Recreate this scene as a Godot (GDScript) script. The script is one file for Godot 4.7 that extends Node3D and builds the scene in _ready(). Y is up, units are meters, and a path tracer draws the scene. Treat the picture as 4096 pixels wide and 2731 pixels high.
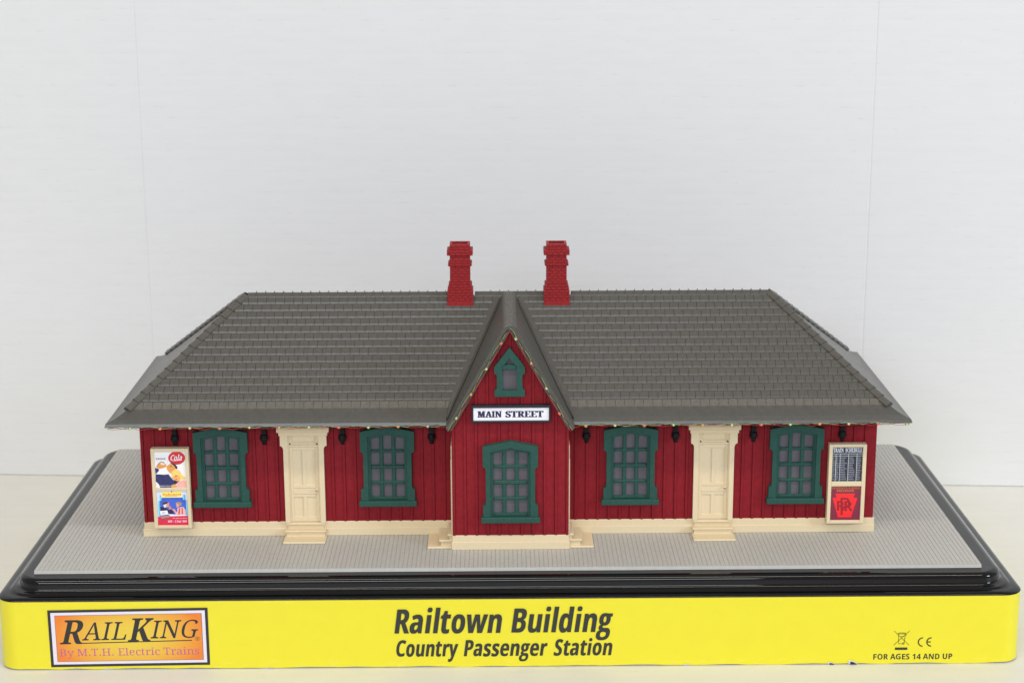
extends Node3D
# A boxed model railway station on its display tray, photographed on a white table against folded white card.
# Shapes are written in millimetres and scaled to metres in Builder.

const MM := 0.001
const CX := 0.66            # middle of the station
const GX := 1.2           # middle of the front gable
const WALL_Z := -48.5      # face of the main front boards
const GABLE_Z := -25.4     # face of the gable boards
const EAVE_X := 208.0
const EAVE_D := 69.6       # eave to ridge, in plan
const RIDGE_Z := -103.0
const TABLE_Y := -47.3

var M := {}
var rng := RandomNumberGenerator.new()
var taken := {}


class Builder:
	var v := PackedVector3Array()
	var n := PackedVector3Array()
	var uv := PackedVector2Array()
	var t := Transform3D()

	func tri(a: Vector3, b: Vector3, c: Vector3, na = null, nb = null, nc = null, ua := Vector2(), ub := Vector2(), uc := Vector2()) -> void:
		var f := (b - a).cross(c - a)
		if f.length_squared() < 1e-14:
			return
		f = f.normalized()
		for q in [[a, na, ua], [c, nc, uc], [b, nb, ub]]:
			v.append(t * (q[0] as Vector3) * 0.001)
			n.append((t.basis * (f if q[1] == null else q[1] as Vector3)).normalized())
			uv.append(q[2])

	func quad(a: Vector3, b: Vector3, c: Vector3, d: Vector3) -> void:
		tri(a, b, c)
		tri(a, c, d)

	func face_uv(a: Vector3, b: Vector3, c: Vector3, d: Vector3) -> void:   # lower left, lower right, upper right, upper left
		tri(a, b, c, null, null, null, Vector2(0, 1), Vector2(1, 1), Vector2(1, 0))
		tri(a, c, d, null, null, null, Vector2(0, 1), Vector2(1, 0), Vector2(0, 0))

	func outward(pts: Array, out: Vector3) -> void:
		var f: Vector3 = (pts[1] - pts[0]).cross(pts[2] - pts[0])
		if f.dot(out) < 0.0:
			pts.reverse()
		for i in range(1, pts.size() - 1):
			tri(pts[0], pts[i], pts[i + 1])

	func box(lo: Vector3, hi: Vector3, bev := 0.0) -> void:
		var c := (lo + hi) * 0.5
		var h := (hi - lo) * 0.5
		var e := minf(bev, minf(h.x, minf(h.y, h.z)) * 0.9)
		for ax in 3:
			for s: float in [-1.0, 1.0]:
				var b: int = (ax + 1) % 3
				var d: int = (ax + 2) % 3
				var pts := []
				for k in [[-1, -1], [1, -1], [1, 1], [-1, 1]]:
					var p := Vector3()
					p[ax] = s * h[ax]
					p[b] = k[0] * (h[b] - e)
					p[d] = k[1] * (h[d] - e)
					pts.append(c + p)
				var o := Vector3()
				o[ax] = s
				outward(pts, o)
		if e <= 0.0:
			return
		for ax in 3:
			var b: int = (ax + 1) % 3
			var d: int = (ax + 2) % 3
			for sb: float in [-1.0, 1.0]:
				for sd: float in [-1.0, 1.0]:
					var pts := []
					for k in [[-1, 0], [1, 0], [1, 1], [-1, 1]]:
						var p := Vector3()
						p[ax] = k[0] * (h[ax] - e)
						p[b] = sb * (h[b] - (e if k[1] == 1 else 0.0))
						p[d] = sd * (h[d] - (0.0 if k[1] == 1 else e))
						pts.append(c + p)
					var o := Vector3()
					o[b] = sb
					o[d] = sd
					outward(pts, o)
		for sx: float in [-1.0, 1.0]:
			for sy: float in [-1.0, 1.0]:
				for sz: float in [-1.0, 1.0]:
					var s := Vector3(sx, sy, sz)
					outward([c + s * Vector3(h.x, h.y - e, h.z - e), c + s * Vector3(h.x - e, h.y, h.z - e), c + s * Vector3(h.x - e, h.y - e, h.z)], s)

	func prism(poly: PackedVector2Array, z0: float, z1: float, back := true) -> void:
		var p := poly
		if not Geometry2D.is_polygon_clockwise(p):
			p = p.duplicate()
			p.reverse()
		p.reverse()
		var area := 0.0
		for i in p.size():
			var q := p[(i + 1) % p.size()]
			area += p[i].x * q.y - q.x * p[i].y
		if area < 0.0:
			p.reverse()
		var ix := Geometry2D.triangulate_polygon(p)
		for i in range(0, ix.size(), 3):
			var pts := []
			var bts := []
			for k in 3:
				var q := p[ix[i + k]]
				pts.append(Vector3(q.x, q.y, z1))
				bts.append(Vector3(q.x, q.y, z0))
			outward(pts, Vector3(0, 0, 1))
			if back:
				outward(bts, Vector3(0, 0, -1))
		for i in p.size():
			var a := p[i]
			var b := p[(i + 1) % p.size()]
			outward([Vector3(a.x, a.y, z0), Vector3(b.x, b.y, z0), Vector3(b.x, b.y, z1), Vector3(a.x, a.y, z1)], Vector3(b.y - a.y, a.x - b.x, 0))

	func loft(rings: Array, closed := true) -> void:   # smooth grid; normals follow (along ring) x (across rings), signed to suit
		var rn := rings.size()
		var m: int = rings[0].size()
		var nor := []
		for i in rn:
			var row := []
			for j in m:
				var a: Vector3 = rings[mini(i + 1, rn - 1)][j] - rings[maxi(i - 1, 0)][j]
				var j0 := (j - 1 + m) % m if closed else maxi(j - 1, 0)
				var j1 := (j + 1) % m if closed else mini(j + 1, m - 1)
				var b: Vector3 = rings[i][j1] - rings[i][j0]
				row.append(b.cross(a).normalized())
			nor.append(row)
		for i in rn - 1:
			for j in (m if closed else m - 1):
				var k := (j + 1) % m
				tri(rings[i][j], rings[i][k], rings[i + 1][k], nor[i][j], nor[i][k], nor[i + 1][k])
				tri(rings[i][j], rings[i + 1][k], rings[i + 1][j], nor[i][j], nor[i + 1][k], nor[i + 1][j])

	func tube(path: PackedVector3Array, r: float, sides := 6) -> void:
		var rings := []
		for i in path.size():
			var d := (path[mini(i + 1, path.size() - 1)] - path[maxi(i - 1, 0)]).normalized()
			var u := d.cross(Vector3(0.13, 0.2, 1)).normalized()
			var w := d.cross(u)
			var ring := PackedVector3Array()
			for k in sides:
				var a := TAU * k / sides
				ring.append(path[i] + (u * cos(a) + w * sin(a)) * r)
			rings.append(ring)
		loft(rings)

	func lathe(prof: Array, at: Vector3, sides := 12) -> void:   # [radius, y] from the bottom up
		var rings := []
		for p in prof:
			var ring := PackedVector3Array()
			for k in sides:
				var a := -TAU * k / sides
				ring.append(at + Vector3(cos(a) * p[0], p[1], sin(a) * p[0]))
			rings.append(ring)
		loft(rings)

	func mesh() -> ArrayMesh:
		var a := []
		a.resize(Mesh.ARRAY_MAX)
		a[Mesh.ARRAY_VERTEX] = v
		a[Mesh.ARRAY_NORMAL] = n
		a[Mesh.ARRAY_TEX_UV] = uv
		var m := ArrayMesh.new()
		m.add_surface_from_arrays(Mesh.PRIMITIVE_TRIANGLES, a)
		return m


func numbered(called: String) -> String:
	taken[called] = taken.get(called, -1) + 1
	return called if taken[called] == 0 else "%s_%03d" % [called, taken[called]]


func put(called: String, mesh: Mesh, mat: Material, parent: Node3D, at := Transform3D()) -> MeshInstance3D:
	var o := MeshInstance3D.new()
	o.name = numbered(called)
	o.mesh = mesh
	o.material_override = mat
	o.transform = Transform3D(at.basis, at.origin * MM)
	parent.add_child(o, true)
	return o


func obj(called: String, b: Builder, mat: Material, parent: Node3D) -> MeshInstance3D:
	return put(called, b.mesh(), mat, parent)


func empty(called: String, parent: Node3D, at := Vector3()) -> Node3D:
	var o := Node3D.new()
	o.name = numbered(called)
	o.position = at * MM
	parent.add_child(o, true)
	return o


func thing(called: String, label: String, category: String, group := "") -> Node3D:
	var o := empty(called, self)
	tag(o, label, category, group)
	return o


func tag(o: Node3D, label: String, category: String, group := "") -> void:
	o.set_meta("label", label)
	o.set_meta("category", category)
	if group:
		o.set_meta("group", group)


func bx(lo: Vector3, hi: Vector3, bev := 0.0) -> Builder:
	var b := Builder.new()
	b.box(lo, hi, bev)
	return b


func v3(x: float, y: float, z: float) -> Vector3:
	return Vector3(x, y, z)


func pv(a: Array) -> PackedVector2Array:
	var p := PackedVector2Array()
	for i in range(0, a.size(), 2):
		p.append(Vector2(a[i], a[i + 1]))
	return p


# ---------------------------------------------------------------- materials

func noise_tex(freq: float, seed_: int, low: Color, high: Color, stretch := Vector2i(256, 256), octaves := 4) -> NoiseTexture2D:
	var f := FastNoiseLite.new()
	f.noise_type = FastNoiseLite.TYPE_SIMPLEX_SMOOTH
	f.frequency = freq
	f.seed = seed_
	f.fractal_octaves = octaves
	var t := NoiseTexture2D.new()
	t.width = stretch.x
	t.height = stretch.y
	t.seamless = true
	t.noise = f
	var g := Gradient.new()
	g.set_color(0, low)
	g.set_color(1, high)
	t.color_ramp = g
	return t


func bumps(freq: float, seed_: int, strength := 4.0, size := Vector2i(256, 256)) -> NoiseTexture2D:
	var t := noise_tex(freq, seed_, Color.BLACK, Color.WHITE, size)
	t.color_ramp = null
	t.as_normal_map = true
	t.bump_strength = strength
	return t


func plastic(lin: Color, rough: float, scale := 40.0, normal := 0.25, seed_ := 1, spread := 0.06, freq := 0.03, spec := 0.28) -> StandardMaterial3D:
	var m := StandardMaterial3D.new()
	m.albedo_color = lin.linear_to_srgb()
	m.roughness = rough
	m.metallic_specular = spec
	m.uv1_triplanar = true
	m.uv1_world_triplanar = true
	m.uv1_scale = Vector3.ONE * scale
	if spread > 0.0:
		m.albedo_texture = noise_tex(freq, seed_, Color(1.0 - spread, 1.0 - spread, 1.0 - spread), Color.WHITE)
	if normal > 0.0:
		m.normal_enabled = true
		m.normal_texture = bumps(0.09, seed_ + 7)
		m.normal_scale = normal
	return m


func flat(lin: Color, rough := 0.6) -> StandardMaterial3D:
	var m := StandardMaterial3D.new()
	m.albedo_color = lin.linear_to_srgb()
	m.roughness = rough
	return m


func printed(img: Image, rough := 0.35) -> StandardMaterial3D:
	var m := StandardMaterial3D.new()
	img.generate_mipmaps()
	m.albedo_texture = ImageTexture.create_from_image(img)
	m.roughness = rough
	return m


func make_materials() -> void:
	# moulded red siding with a fine vertical wood grain
	var red := plastic(Color(0.258, 0.016, 0.024), 0.42, 30.0, 0.35, 11, 0.10, 0.03, 0.22)
	var fn := FastNoiseLite.new()
	fn.noise_type = FastNoiseLite.TYPE_SIMPLEX_SMOOTH
	fn.seed = 31
	fn.frequency = 0.02
	fn.fractal_octaves = 3
	var grain := Image.create(256, 256, false, Image.FORMAT_RGB8)
	for y in 256:
		for x in 256:
			var h := 0.5 + 0.5 * fn.get_noise_3d(cos(TAU * x / 256.0) * 150.0, sin(TAU * x / 256.0) * 150.0, 20.0 * sin(TAU * y / 256.0) + 3.0)
			h = clampf(h + 0.18 * (rng.randf() - 0.5), 0, 1)
			grain.set_pixel(x, y, Color(h, h, h))
	grain.bump_map_to_normal_map(5.0)
	red.normal_texture = ImageTexture.create_from_image(grain)
	M.red = red
	M.green = plastic(Color(0.026, 0.087, 0.070), 0.42, 45.0, 0.2, 21, 0.08)
	M.pane = plastic(Color(0.140, 0.128, 0.150), 0.5, 60.0, 0.5, 22, 0.16, 0.1)
	M.cream = plastic(Color(0.72, 0.60, 0.40), 0.36, 45.0, 0.03, 23, 0.015)
	M.roof = plastic(Color(0.088, 0.083, 0.072), 0.33, 35.0, 0.08, 24, 0.12, 0.03, 0.5)
	M.brick = plastic(Color(0.32, 0.023, 0.026), 0.5, 45.0, 0.3, 25, 0.12)
	M.mortar = plastic(Color(0.32, 0.022, 0.024), 0.55, 45.0, 0.3, 26, 0.1)
	M.plank = plastic(Color(0.475, 0.47, 0.445), 0.45, 30.0, 0.15, 27, 0.05)
	M.groove = flat(Color(0.36, 0.355, 0.34), 0.7)
	M.iron = flat(Color(0.007, 0.007, 0.008), 0.5)
	M.iron.metallic_specular = 0.3
	M.navy = flat(Color(0.008, 0.007, 0.018), 0.4)
	M.ink = flat(Color(0.022, 0.024, 0.020), 0.5)
	M.white = flat(Color(0.80, 0.80, 0.84), 0.4)
	M.navy_ink = flat(Color(0.018, 0.012, 0.07), 0.5)
	var tray := plastic(Color(0.003, 0.003, 0.0035), 0.02, 9.0, 0.0, 28, 0.0, 0.03, 0.42)
	M.tray = tray
	M.red_wire = flat(Color(0.56, 0.02, 0.03), 0.35)
	M.green_wire = flat(Color(0.25, 0.42, 0.13), 0.35)
	M.black_wire = flat(Color(0.02, 0.025, 0.02), 0.4)
	var clear := flat(Color(0.20, 0.19, 0.16), 0.2)
	M.clear = clear
	M.lens_green = flat(Color(0.42, 0.66, 0.20), 0.3)
	M.lens_amber = flat(Color(0.80, 0.30, 0.03), 0.3)
	M.lens_yellow = flat(Color(0.60, 0.60, 0.27), 0.3)
	M.lens_red = flat(Color(0.90, 0.11, 0.04), 0.3)
	M.torn = flat(Color(0.70, 0.70, 0.74), 0.8)
	M.table = table_material()
	M.card = card_material()
	M.sleeve = sleeve_material()


func table_material() -> StandardMaterial3D:
	var f := FastNoiseLite.new()
	f.seed = 5
	f.frequency = 0.05
	f.fractal_octaves = 4
	var img := Image.create(1024, 1024, false, Image.FORMAT_RGB8)
	for y in 1024:
		for x in 1024:
			var k := f.get_noise_2d(x * 0.05, y * 0.9) * 0.5 + f.get_noise_2d(x * 0.4 + 900, y * 0.4) * 0.35
			var w := 0.965 + 0.022 * k
			img.set_pixel(x, y, Color(w, w * 0.997, w * 0.98))
	for s in 40:   # small scuffs and specks
		var p := Vector2i(rng.randi_range(5, 1000), rng.randi_range(5, 1000))
		img.fill_rect(Rect2i(p, Vector2i(rng.randi_range(1, 5), 1)), Color(0.82, 0.79, 0.72))
	img.generate_mipmaps()
	var m := StandardMaterial3D.new()
	m.albedo_texture = ImageTexture.create_from_image(img)
	m.albedo_color = Color(0.72, 0.718, 0.705).linear_to_srgb()
	m.roughness = 0.5
	m.uv1_triplanar = true
	m.uv1_world_triplanar = true
	m.uv1_scale = Vector3.ONE * 2.0
	return m


func card_material() -> StandardMaterial3D:
	# corrugated white card: faint horizontal flutes 6.8 mm apart with broken dusty streaks along them
	var n := 1024
	var f := FastNoiseLite.new()
	f.seed = 8
	f.frequency = 0.012
	f.fractal_octaves = 3
	var img := Image.create(n, n, false, Image.FORMAT_RGB8)
	img.fill(Color(1, 1, 1))
	var h := Image.create(n, n, false, Image.FORMAT_RGB8)
	for y in n:
		var ph := fmod(y, 32.0) / 32.0
		var row := int(y / 32.0)
		for x in n:
			var wig := f.get_noise_2d(x * 0.6, row * 300.0)
			var dash := clampf(f.get_noise_2d(x * 1.6, row * 171.0 + 4000.0) * 1.6 - 0.05, 0, 1)
			var dd := absf(ph - 0.5 - wig * 0.1)
			var line := exp(-pow(dd / 0.045, 2)) * (0.006 + 0.045 * dash * dash)
			var w := 1.0 - line - 0.008 * (f.get_noise_2d(x * 0.5 + 77, y * 2.2) + 0.5)
			img.set_pixel(x, y, Color(w, w, w))
			var hh := 0.5 + 0.4 * cos(TAU * ph + wig)
			h.set_pixel(x, y, Color(hh, hh, hh))
	for s in 14:
		img.fill_rect(Rect2i(rng.randi_range(3, n - 6), rng.randi_range(3, n - 6), 2, 2), Color(0.86, 0.85, 0.88))
	img.generate_mipmaps()
	h.bump_map_to_normal_map(2.0)
	var m := StandardMaterial3D.new()
	m.albedo_texture = ImageTexture.create_from_image(img)
	m.albedo_color = Color(0.665, 0.672, 0.68).linear_to_srgb()
	m.roughness = 0.65
	m.normal_enabled = true
	m.normal_texture = ImageTexture.create_from_image(h)
	m.normal_scale = 0.06
	m.uv1_triplanar = true
	m.uv1_world_triplanar = true
	m.uv1_scale = Vector3.ONE * (1000.0 / 218.0)
	return m


func sleeve_material() -> StandardMaterial3D:
	var w := 2048
	var hgt := 150
	var f := FastNoiseLite.new()
	f.seed = 3
	f.frequency = 0.02
	f.fractal_octaves = 4
	var img := Image.create(w, hgt, false, Image.FORMAT_RGB8)
	for y in hgt:
		for x in w:
			var k := 1.0 + 0.008 * f.get_noise_2d(x, y) + 0.008 * (rng.randf() - 0.5)
			img.set_pixel(x, y, Color(0.885 * k, 0.84 * k, 0.17 * k))
	for s in 90:   # rubbed white nicks, most of them along the two long edges
		var edge := rng.randf() < 0.8
		var y := (rng.randi_range(0, 6) if rng.randf() < 0.35 else hgt - rng.randi_range(3, 14)) if edge else rng.randi_range(8, hgt - 8)
		var len := rng.randi_range(2, 22) if edge else rng.randi_range(1, 4)
		var x0 := rng.randi_range(4, w - 30)
		for i in len:
			var yy := clampi(y + int(f.get_noise_2d(x0 + i * 9, s * 55) * 5.0), 0, hgt - 1)
			img.set_pixel(x0 + i, yy, img.get_pixel(x0 + i, yy).lerp(Color(0.95, 0.93, 0.78), rng.randf_range(0.15, 0.65)))
	img.generate_mipmaps()
	var m := StandardMaterial3D.new()
	m.albedo_texture = ImageTexture.create_from_image(img)
	m.roughness = 0.33
	return m


# ---------------------------------------------------------------- lettering

var letters := {}

func letter_tris(text: String, font: String, bold := false) -> PackedVector2Array:   # front triangles; cap height 1, x from 0
	var key := text + font + str(bold)
	if letters.has(key):
		return letters[key]
	var sf := SystemFont.new()
	sf.font_names = PackedStringArray([font])
	sf.font_weight = 700 if bold else 400
	var out := []
	for s in ["H", text]:
		var tm := TextMesh.new()
		tm.text = s
		tm.font = sf
		tm.font_size = 64
		tm.pixel_size = 0.01
		tm.depth = 0.02
		tm.curve_step = 1.0
		var a := tm.get_mesh_arrays()
		var vv: PackedVector3Array = a[Mesh.ARRAY_VERTEX]
		var nn: PackedVector3Array = a[Mesh.ARRAY_NORMAL]
		var ix: PackedInt32Array = a[Mesh.ARRAY_INDEX]
		var p := PackedVector2Array()
		for i in range(0, ix.size(), 3):
			if nn[ix[i]].z > 0.9:
				for k in 3:
					p.append(Vector2(vv[ix[i + k]].x, vv[ix[i + k]].y))
		out.append(p)
	var lo := 1e9
	var hi := -1e9
	for q in out[0]:
		lo = minf(lo, q.y)
		hi = maxf(hi, q.y)
	var x0 := 1e9
	for q in out[1]:
		x0 = minf(x0, q.x)
	var r := PackedVector2Array()
	for q in out[1]:
		r.append(Vector2((q.x - x0) / (hi - lo), (q.y - lo) / (hi - lo)))
	letters[key] = r
	return r


func laid(text: String, font: String, bold: bool, x0: float, x1: float, base: float, cap: float, shear := 0.0) -> PackedVector2Array:
	var p := letter_tris(text, font, bold)
	var lo := 1e9
	var hi := -1e9
	for q in p:
		lo = minf(lo, q.x + q.y * shear)
		hi = maxf(hi, q.x + q.y * shear)
	var r := PackedVector2Array()
	for q in p:
		r.append(Vector2(x0 + (q.x + q.y * shear - lo) / (hi - lo) * (x1 - x0), base + q.y * cap))
	return r


func ink_text(b: Builder, tris: PackedVector2Array, z: float, swell := 0.0) -> void:   # swell thickens the strokes sideways
	if swell > 0.0:
		for e: float in [-swell, swell]:
			var moved := PackedVector2Array()
			for q in tris:
				moved.append(q + Vector2(e, 0))
			ink_text(b, moved, z + (0.012 if e > 0 else 0.024))
	for i in range(0, tris.size(), 3):
		b.outward([v3(tris[i].x, tris[i].y, z), v3(tris[i + 1].x, tris[i + 1].y, z), v3(tris[i + 2].x, tris[i + 2].y, z)], Vector3(0, 0, 1))


func ink_line(b: Builder, p: Vector2, q: Vector2, w: float, z: float) -> void:
	var d := (q - p).normalized().orthogonal() * w * 0.5
	b.outward([v3(p.x + d.x, p.y + d.y, z), v3(q.x + d.x, q.y + d.y, z), v3(q.x - d.x, q.y - d.y, z), v3(p.x - d.x, p.y - d.y, z)], Vector3(0, 0, 1))


# A print is painted at double size and halved: flat art and lettering only.
class Print:
	var img: Image
	var w: int
	var h: int
	var tl: Vector2
	var tr: Vector2
	var bl: Vector2

	func _init(w_: int, h_: int, tl_: Vector2, tr_: Vector2, bl_: Vector2, ground: Color) -> void:
		w = w_ * 2
		h = h_ * 2
		tl = tl_
		tr = tr_
		bl = bl_
		img = Image.create(w, h, false, Image.FORMAT_RGB8)
		img.fill(ground)

	func at(p: Vector2) -> Vector2:
		var vv := (p.y - tl.y) / (bl.y - tl.y)
		var uu := (p.x - tl.x - (bl.x - tl.x) * vv) / (tr.x - tl.x)
		return Vector2(uu * w, vv * h)

	func poly(a: Array, c: Color) -> void:
		var p := PackedVector2Array()
		for i in range(0, a.size(), 2):
			p.append(at(Vector2(a[i], a[i + 1])))
		span(p, c)

	func disc(x: float, y: float, rx: float, ry: float, c: Color) -> void:
		var a := []
		for k in 48:
			a.append(x + cos(TAU * k / 48) * rx)
			a.append(y + sin(TAU * k / 48) * ry)
		poly(a, c)

	func span(p: PackedVector2Array, c: Color) -> void:
		var lo := 1e9
		var hi := -1e9
		for q in p:
			lo = minf(lo, q.y)
			hi = maxf(hi, q.y)
		for y in range(maxi(0, int(floor(lo))), mini(h - 1, int(ceil(hi))) + 1):
			var xs := []
			for i in p.size():
				var a := p[i]
				var b := p[(i + 1) % p.size()]
				if (a.y <= y + 0.5) != (b.y <= y + 0.5):
					xs.append(a.x + (y + 0.5 - a.y) / (b.y - a.y) * (b.x - a.x))
			xs.sort()
			for k in range(0, xs.size() - 1, 2):
				var x0 := clampi(int(round(xs[k])), 0, w)
				var x1 := clampi(int(round(xs[k + 1])), 0, w)
				if x1 > x0:
					img.fill_rect(Rect2i(x0, y, x1 - x0, 1), c)

	func tris(t: PackedVector2Array, c: Color) -> void:
		for i in range(0, t.size(), 3):
			span(PackedVector2Array([at(t[i]), at(t[i + 1]), at(t[i + 2])]), c)

	func done() -> Image:
		img.resize(w / 2, h / 2, Image.INTERPOLATE_BILINEAR)
		return img


func c8(r: int, g: int, b: int) -> Color:
	return Color8(r, g, b)


func text_on(p: Print, text: String, font: String, bold: bool, x0: float, x1: float, base: float, top: float, c: Color, shear := 0.0) -> void:
	var t := laid(text, font, bold, x0, x1, 0, base - top, shear)
	var r := PackedVector2Array()
	for q in t:
		r.append(Vector2(q.x, base - q.y))
	p.tris(r, c)


func drink_poster() -> Image:
	var p := Print.new(360, 440, Vector2(192, 377), Vector2(622, 377), Vector2(215, 878), c8(238, 236, 238))
	p.disc(505, 468, 117, 92, c8(205, 40, 55))
	text_on(p, "Cola", "Droid Serif", true, 420, 580, 502, 425, c8(245, 240, 240), 0.35)
	p.poly([438, 505, 470, 512, 560, 500, 572, 488, 520, 500, 470, 506], c8(245, 240, 240))
	text_on(p, "DRINK", "Droid Sans", true, 217, 353, 490, 467, c8(40, 42, 90))
	p.poly([205, 600, 240, 612, 264, 628, 250, 655, 212, 690], c8(42, 48, 105))
	p.poly([213, 690, 330, 698, 400, 690, 440, 738, 480, 770, 545, 792, 520, 822, 440, 850, 430, 880, 275, 880, 255, 830, 214, 792], c8(42, 46, 98))
	p.poly([260, 700, 300, 720, 330, 800, 320, 800, 285, 730], c8(30, 33, 75))
	p.poly([225, 592, 250, 552, 285, 524, 330, 530, 362, 560, 366, 588, 320, 606, 265, 618, 240, 612], c8(222, 150, 78))
	p.poly([225, 592, 250, 552, 285, 524, 330, 530, 325, 524, 284, 518, 246, 548, 220, 590], c8(50, 40, 55))
	p.poly([272, 545, 300, 528, 345, 556, 335, 566, 290, 560], c8(238, 222, 205))
	p.poly([364, 592, 382, 566, 430, 548, 470, 572, 500, 606, 474, 640, 446, 662, 428, 690, 396, 664, 366, 622], c8(226, 156, 80))
	p.poly([405, 588, 440, 572, 442, 578, 408, 594], c8(60, 40, 45))
	p.poly([398, 552, 430, 534, 480, 548, 514, 590, 512, 622, 492, 620, 480, 592, 462, 570, 430, 546], c8(45, 38, 50))
	p.poly([386, 680, 420, 678, 436, 742, 470, 776, 452, 770, 410, 720], c8(238, 236, 238))
	p.poly([426, 690, 440, 650, 480, 628, 524, 630, 556, 656, 574, 700, 628, 742, 630, 760, 602, 772, 552, 762, 536, 704, 500, 692, 470, 722, 440, 742], c8(240, 206, 112))
	p.poly([450, 728, 490, 696, 535, 704, 546, 740, 560, 776, 530, 790, 490, 786, 456, 762], c8(240, 174, 100))
	p.poly([476, 726, 508, 710, 510, 716, 480, 732], c8(80, 50, 45))
	p.poly([484, 762, 508, 758, 506, 770, 488, 772], c8(200, 50, 55))
	p.poly([506, 812, 560, 782, 602, 772, 648, 792, 650, 880, 498, 880], c8(240, 178, 150))
	p.poly([520, 815, 648, 800, 650, 880, 498, 880], c8(242, 176, 172))
	p.poly([462, 806, 488, 776, 504, 796, 494, 832, 470, 830], c8(40, 34, 44))
	p.poly([428, 846, 466, 830, 506, 852, 500, 880, 440, 880], c8(228, 158, 92))
	p.poly([216, 850, 440, 852, 440, 857, 216, 856], c8(225, 225, 232))
	return p.done()


func cafe_poster() -> Image:
	var p := Print.new(360, 440, Vector2(220, 918), Vector2(650, 918), Vector2(245, 1405), c8(214, 220, 240))
	p.poly([268, 1066, 304, 1020, 596, 1020, 645, 1064, 655, 1280, 270, 1284], c8(58, 88, 190))
	p.poly([284, 1090, 400, 1040, 560, 1050, 640, 1150, 640, 1200, 284, 1200], c8(66, 100, 205))
	for r in [[244, 1064, 273, 1284], [632, 1054, 662, 1280], [262, 986, 290, 1062], [586, 980, 622, 1052]]:
		p.poly([r[0], r[1], r[2], r[1], r[2] + 8, r[3], r[0] + 8, r[3]], c8(128, 212, 244))
		p.poly([r[0] + 16, r[1], r[2], r[1], r[2] + 8, r[3], r[0] + 24, r[3]], c8(92, 170, 226))
	p.poly([300, 938, 570, 930, 584, 1010, 288, 1018], c8(250, 230, 116))
	text_on(p, "Dubonnet", "Droid Serif", true, 308, 568, 990, 960, c8(214, 62, 38))
	p.poly([428, 922, 442, 922, 444, 950, 430, 950], c8(214, 80, 50))
	for k in 10:
		p.poly([345 + k * 17, 996, 357 + k * 17, 995, 357 + k * 17, 1001, 345 + k * 17, 1002], c8(120, 80, 50))
	p.poly([276, 1146, 330, 1150, 382, 1180, 428, 1226, 420, 1250, 280, 1206], c8(30, 32, 60))
	p.poly([318, 1110, 368, 1098, 362, 1150, 330, 1160], c8(232, 226, 226))
	p.poly([356, 1092, 396, 1084, 402, 1120, 392, 1146, 364, 1152], c8(226, 150, 134))
	p.poly([306, 1090, 350, 1078, 392, 1086, 362, 1106, 330, 1116, 312, 1122], c8(52, 44, 54))
	p.poly([390, 1140, 426, 1138, 432, 1176, 400, 1186], c8(214, 130, 116))
	p.poly([384, 1190, 440, 1184, 470, 1240, 392, 1244], c8(36, 38, 78))
	p.poly([430, 1172, 478, 1180, 502, 1222, 488, 1240, 456, 1200], c8(232, 160, 142))
	p.poly([496, 1092, 536, 1090, 540, 1144, 504, 1156], c8(234, 164, 142))
	p.poly([486, 1090, 530, 1080, 572, 1092, 570, 1132, 540, 1130, 522, 1106], c8(176, 142, 92))
	p.poly([516, 1160, 596, 1148, 630, 1196, 632, 1262, 496, 1262, 484, 1236, 510, 1214], c8(234, 184, 176))
	p.poly([536, 1166, 552, 1164, 548, 1256, 526, 1256], c8(216, 58, 72))
	p.poly([572, 1162, 588, 1160, 592, 1250, 576, 1254], c8(216, 58, 72))
	p.poly([392, 1246, 520, 1258, 640, 1262, 640, 1284, 400, 1284], c8(234, 232, 240))
	p.poly([246, 1284, 672, 1272, 676, 1408, 246, 1408], c8(216, 42, 78))
	p.poly([270, 1204, 374, 1196, 392, 1252, 282, 1266], c8(240, 240, 244))
	for k in 3:
		p.poly([300, 1220 + k * 12, 350 - k * 8, 1216 + k * 12, 350 - k * 8, 1220 + k * 12, 300, 1224 + k * 12], c8(110, 110, 150))
	p.poly([272, 1276, 410, 1262, 424, 1296, 310, 1326], c8(186, 132, 116))
	p.poly([300, 1312, 424, 1290, 424, 1300, 310, 1328], c8(140, 84, 80))
	text_on(p, "The price is from", "Droid Serif", true, 446, 648, 1312, 1299, c8(250, 226, 232))
	text_on(p, "10¢ - 3 for 50¢", "Droid Serif", true, 380, 648, 1364, 1334, c8(250, 232, 238))
	return p.done()


func schedule_poster() -> Image:
	var p := Print.new(360, 440, Vector2(303, 325), Vector2(743, 325), Vector2(280, 828), c8(40, 44, 58))
	text_on(p, "TRAIN", "Droid Serif", true, 312, 462, 402, 342, c8(240, 242, 248))
	text_on(p, "SCHEDULE", "Droid Serif", true, 488, 730, 402, 342, c8(240, 242, 248))
	var line := c8(196, 200, 192)
	for y in [420, 452]:
		p.poly([306, y, 738, y, 738, y + 6, 306, y + 6], line)
	for x in [350, 410, 530, 652]:
		p.poly([x, 420, x + 7, 420, x - 11, 822, x - 18, 822], line)
	p.poly([284, 818, 716, 818, 716, 828, 284, 828], c8(150, 168, 160))
	var r := RandomNumberGenerator.new()
	r.seed = 12
	for row in 15:
		var y := 434.0 + row * 25.6
		var off := -23.0 * (y - 325) / 503.0
		for col in [[312, 30], [362, 36], [422, 94], [542, 94], [664, 60]]:
			var x: float = col[0] + off
			var end: float = x + col[1] * (1.0 if row == 0 else r.randf_range(0.6, 1.0))
			while x < end:
				var wd := r.randf_range(5, 11)
				p.poly([x, y - 7, x + wd, y - 7, x + wd, y + 6, x, y + 6], c8(146, 150, 164) if row else c8(120, 124, 140))
				x += wd + 3.5
	return p.done()


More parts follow.
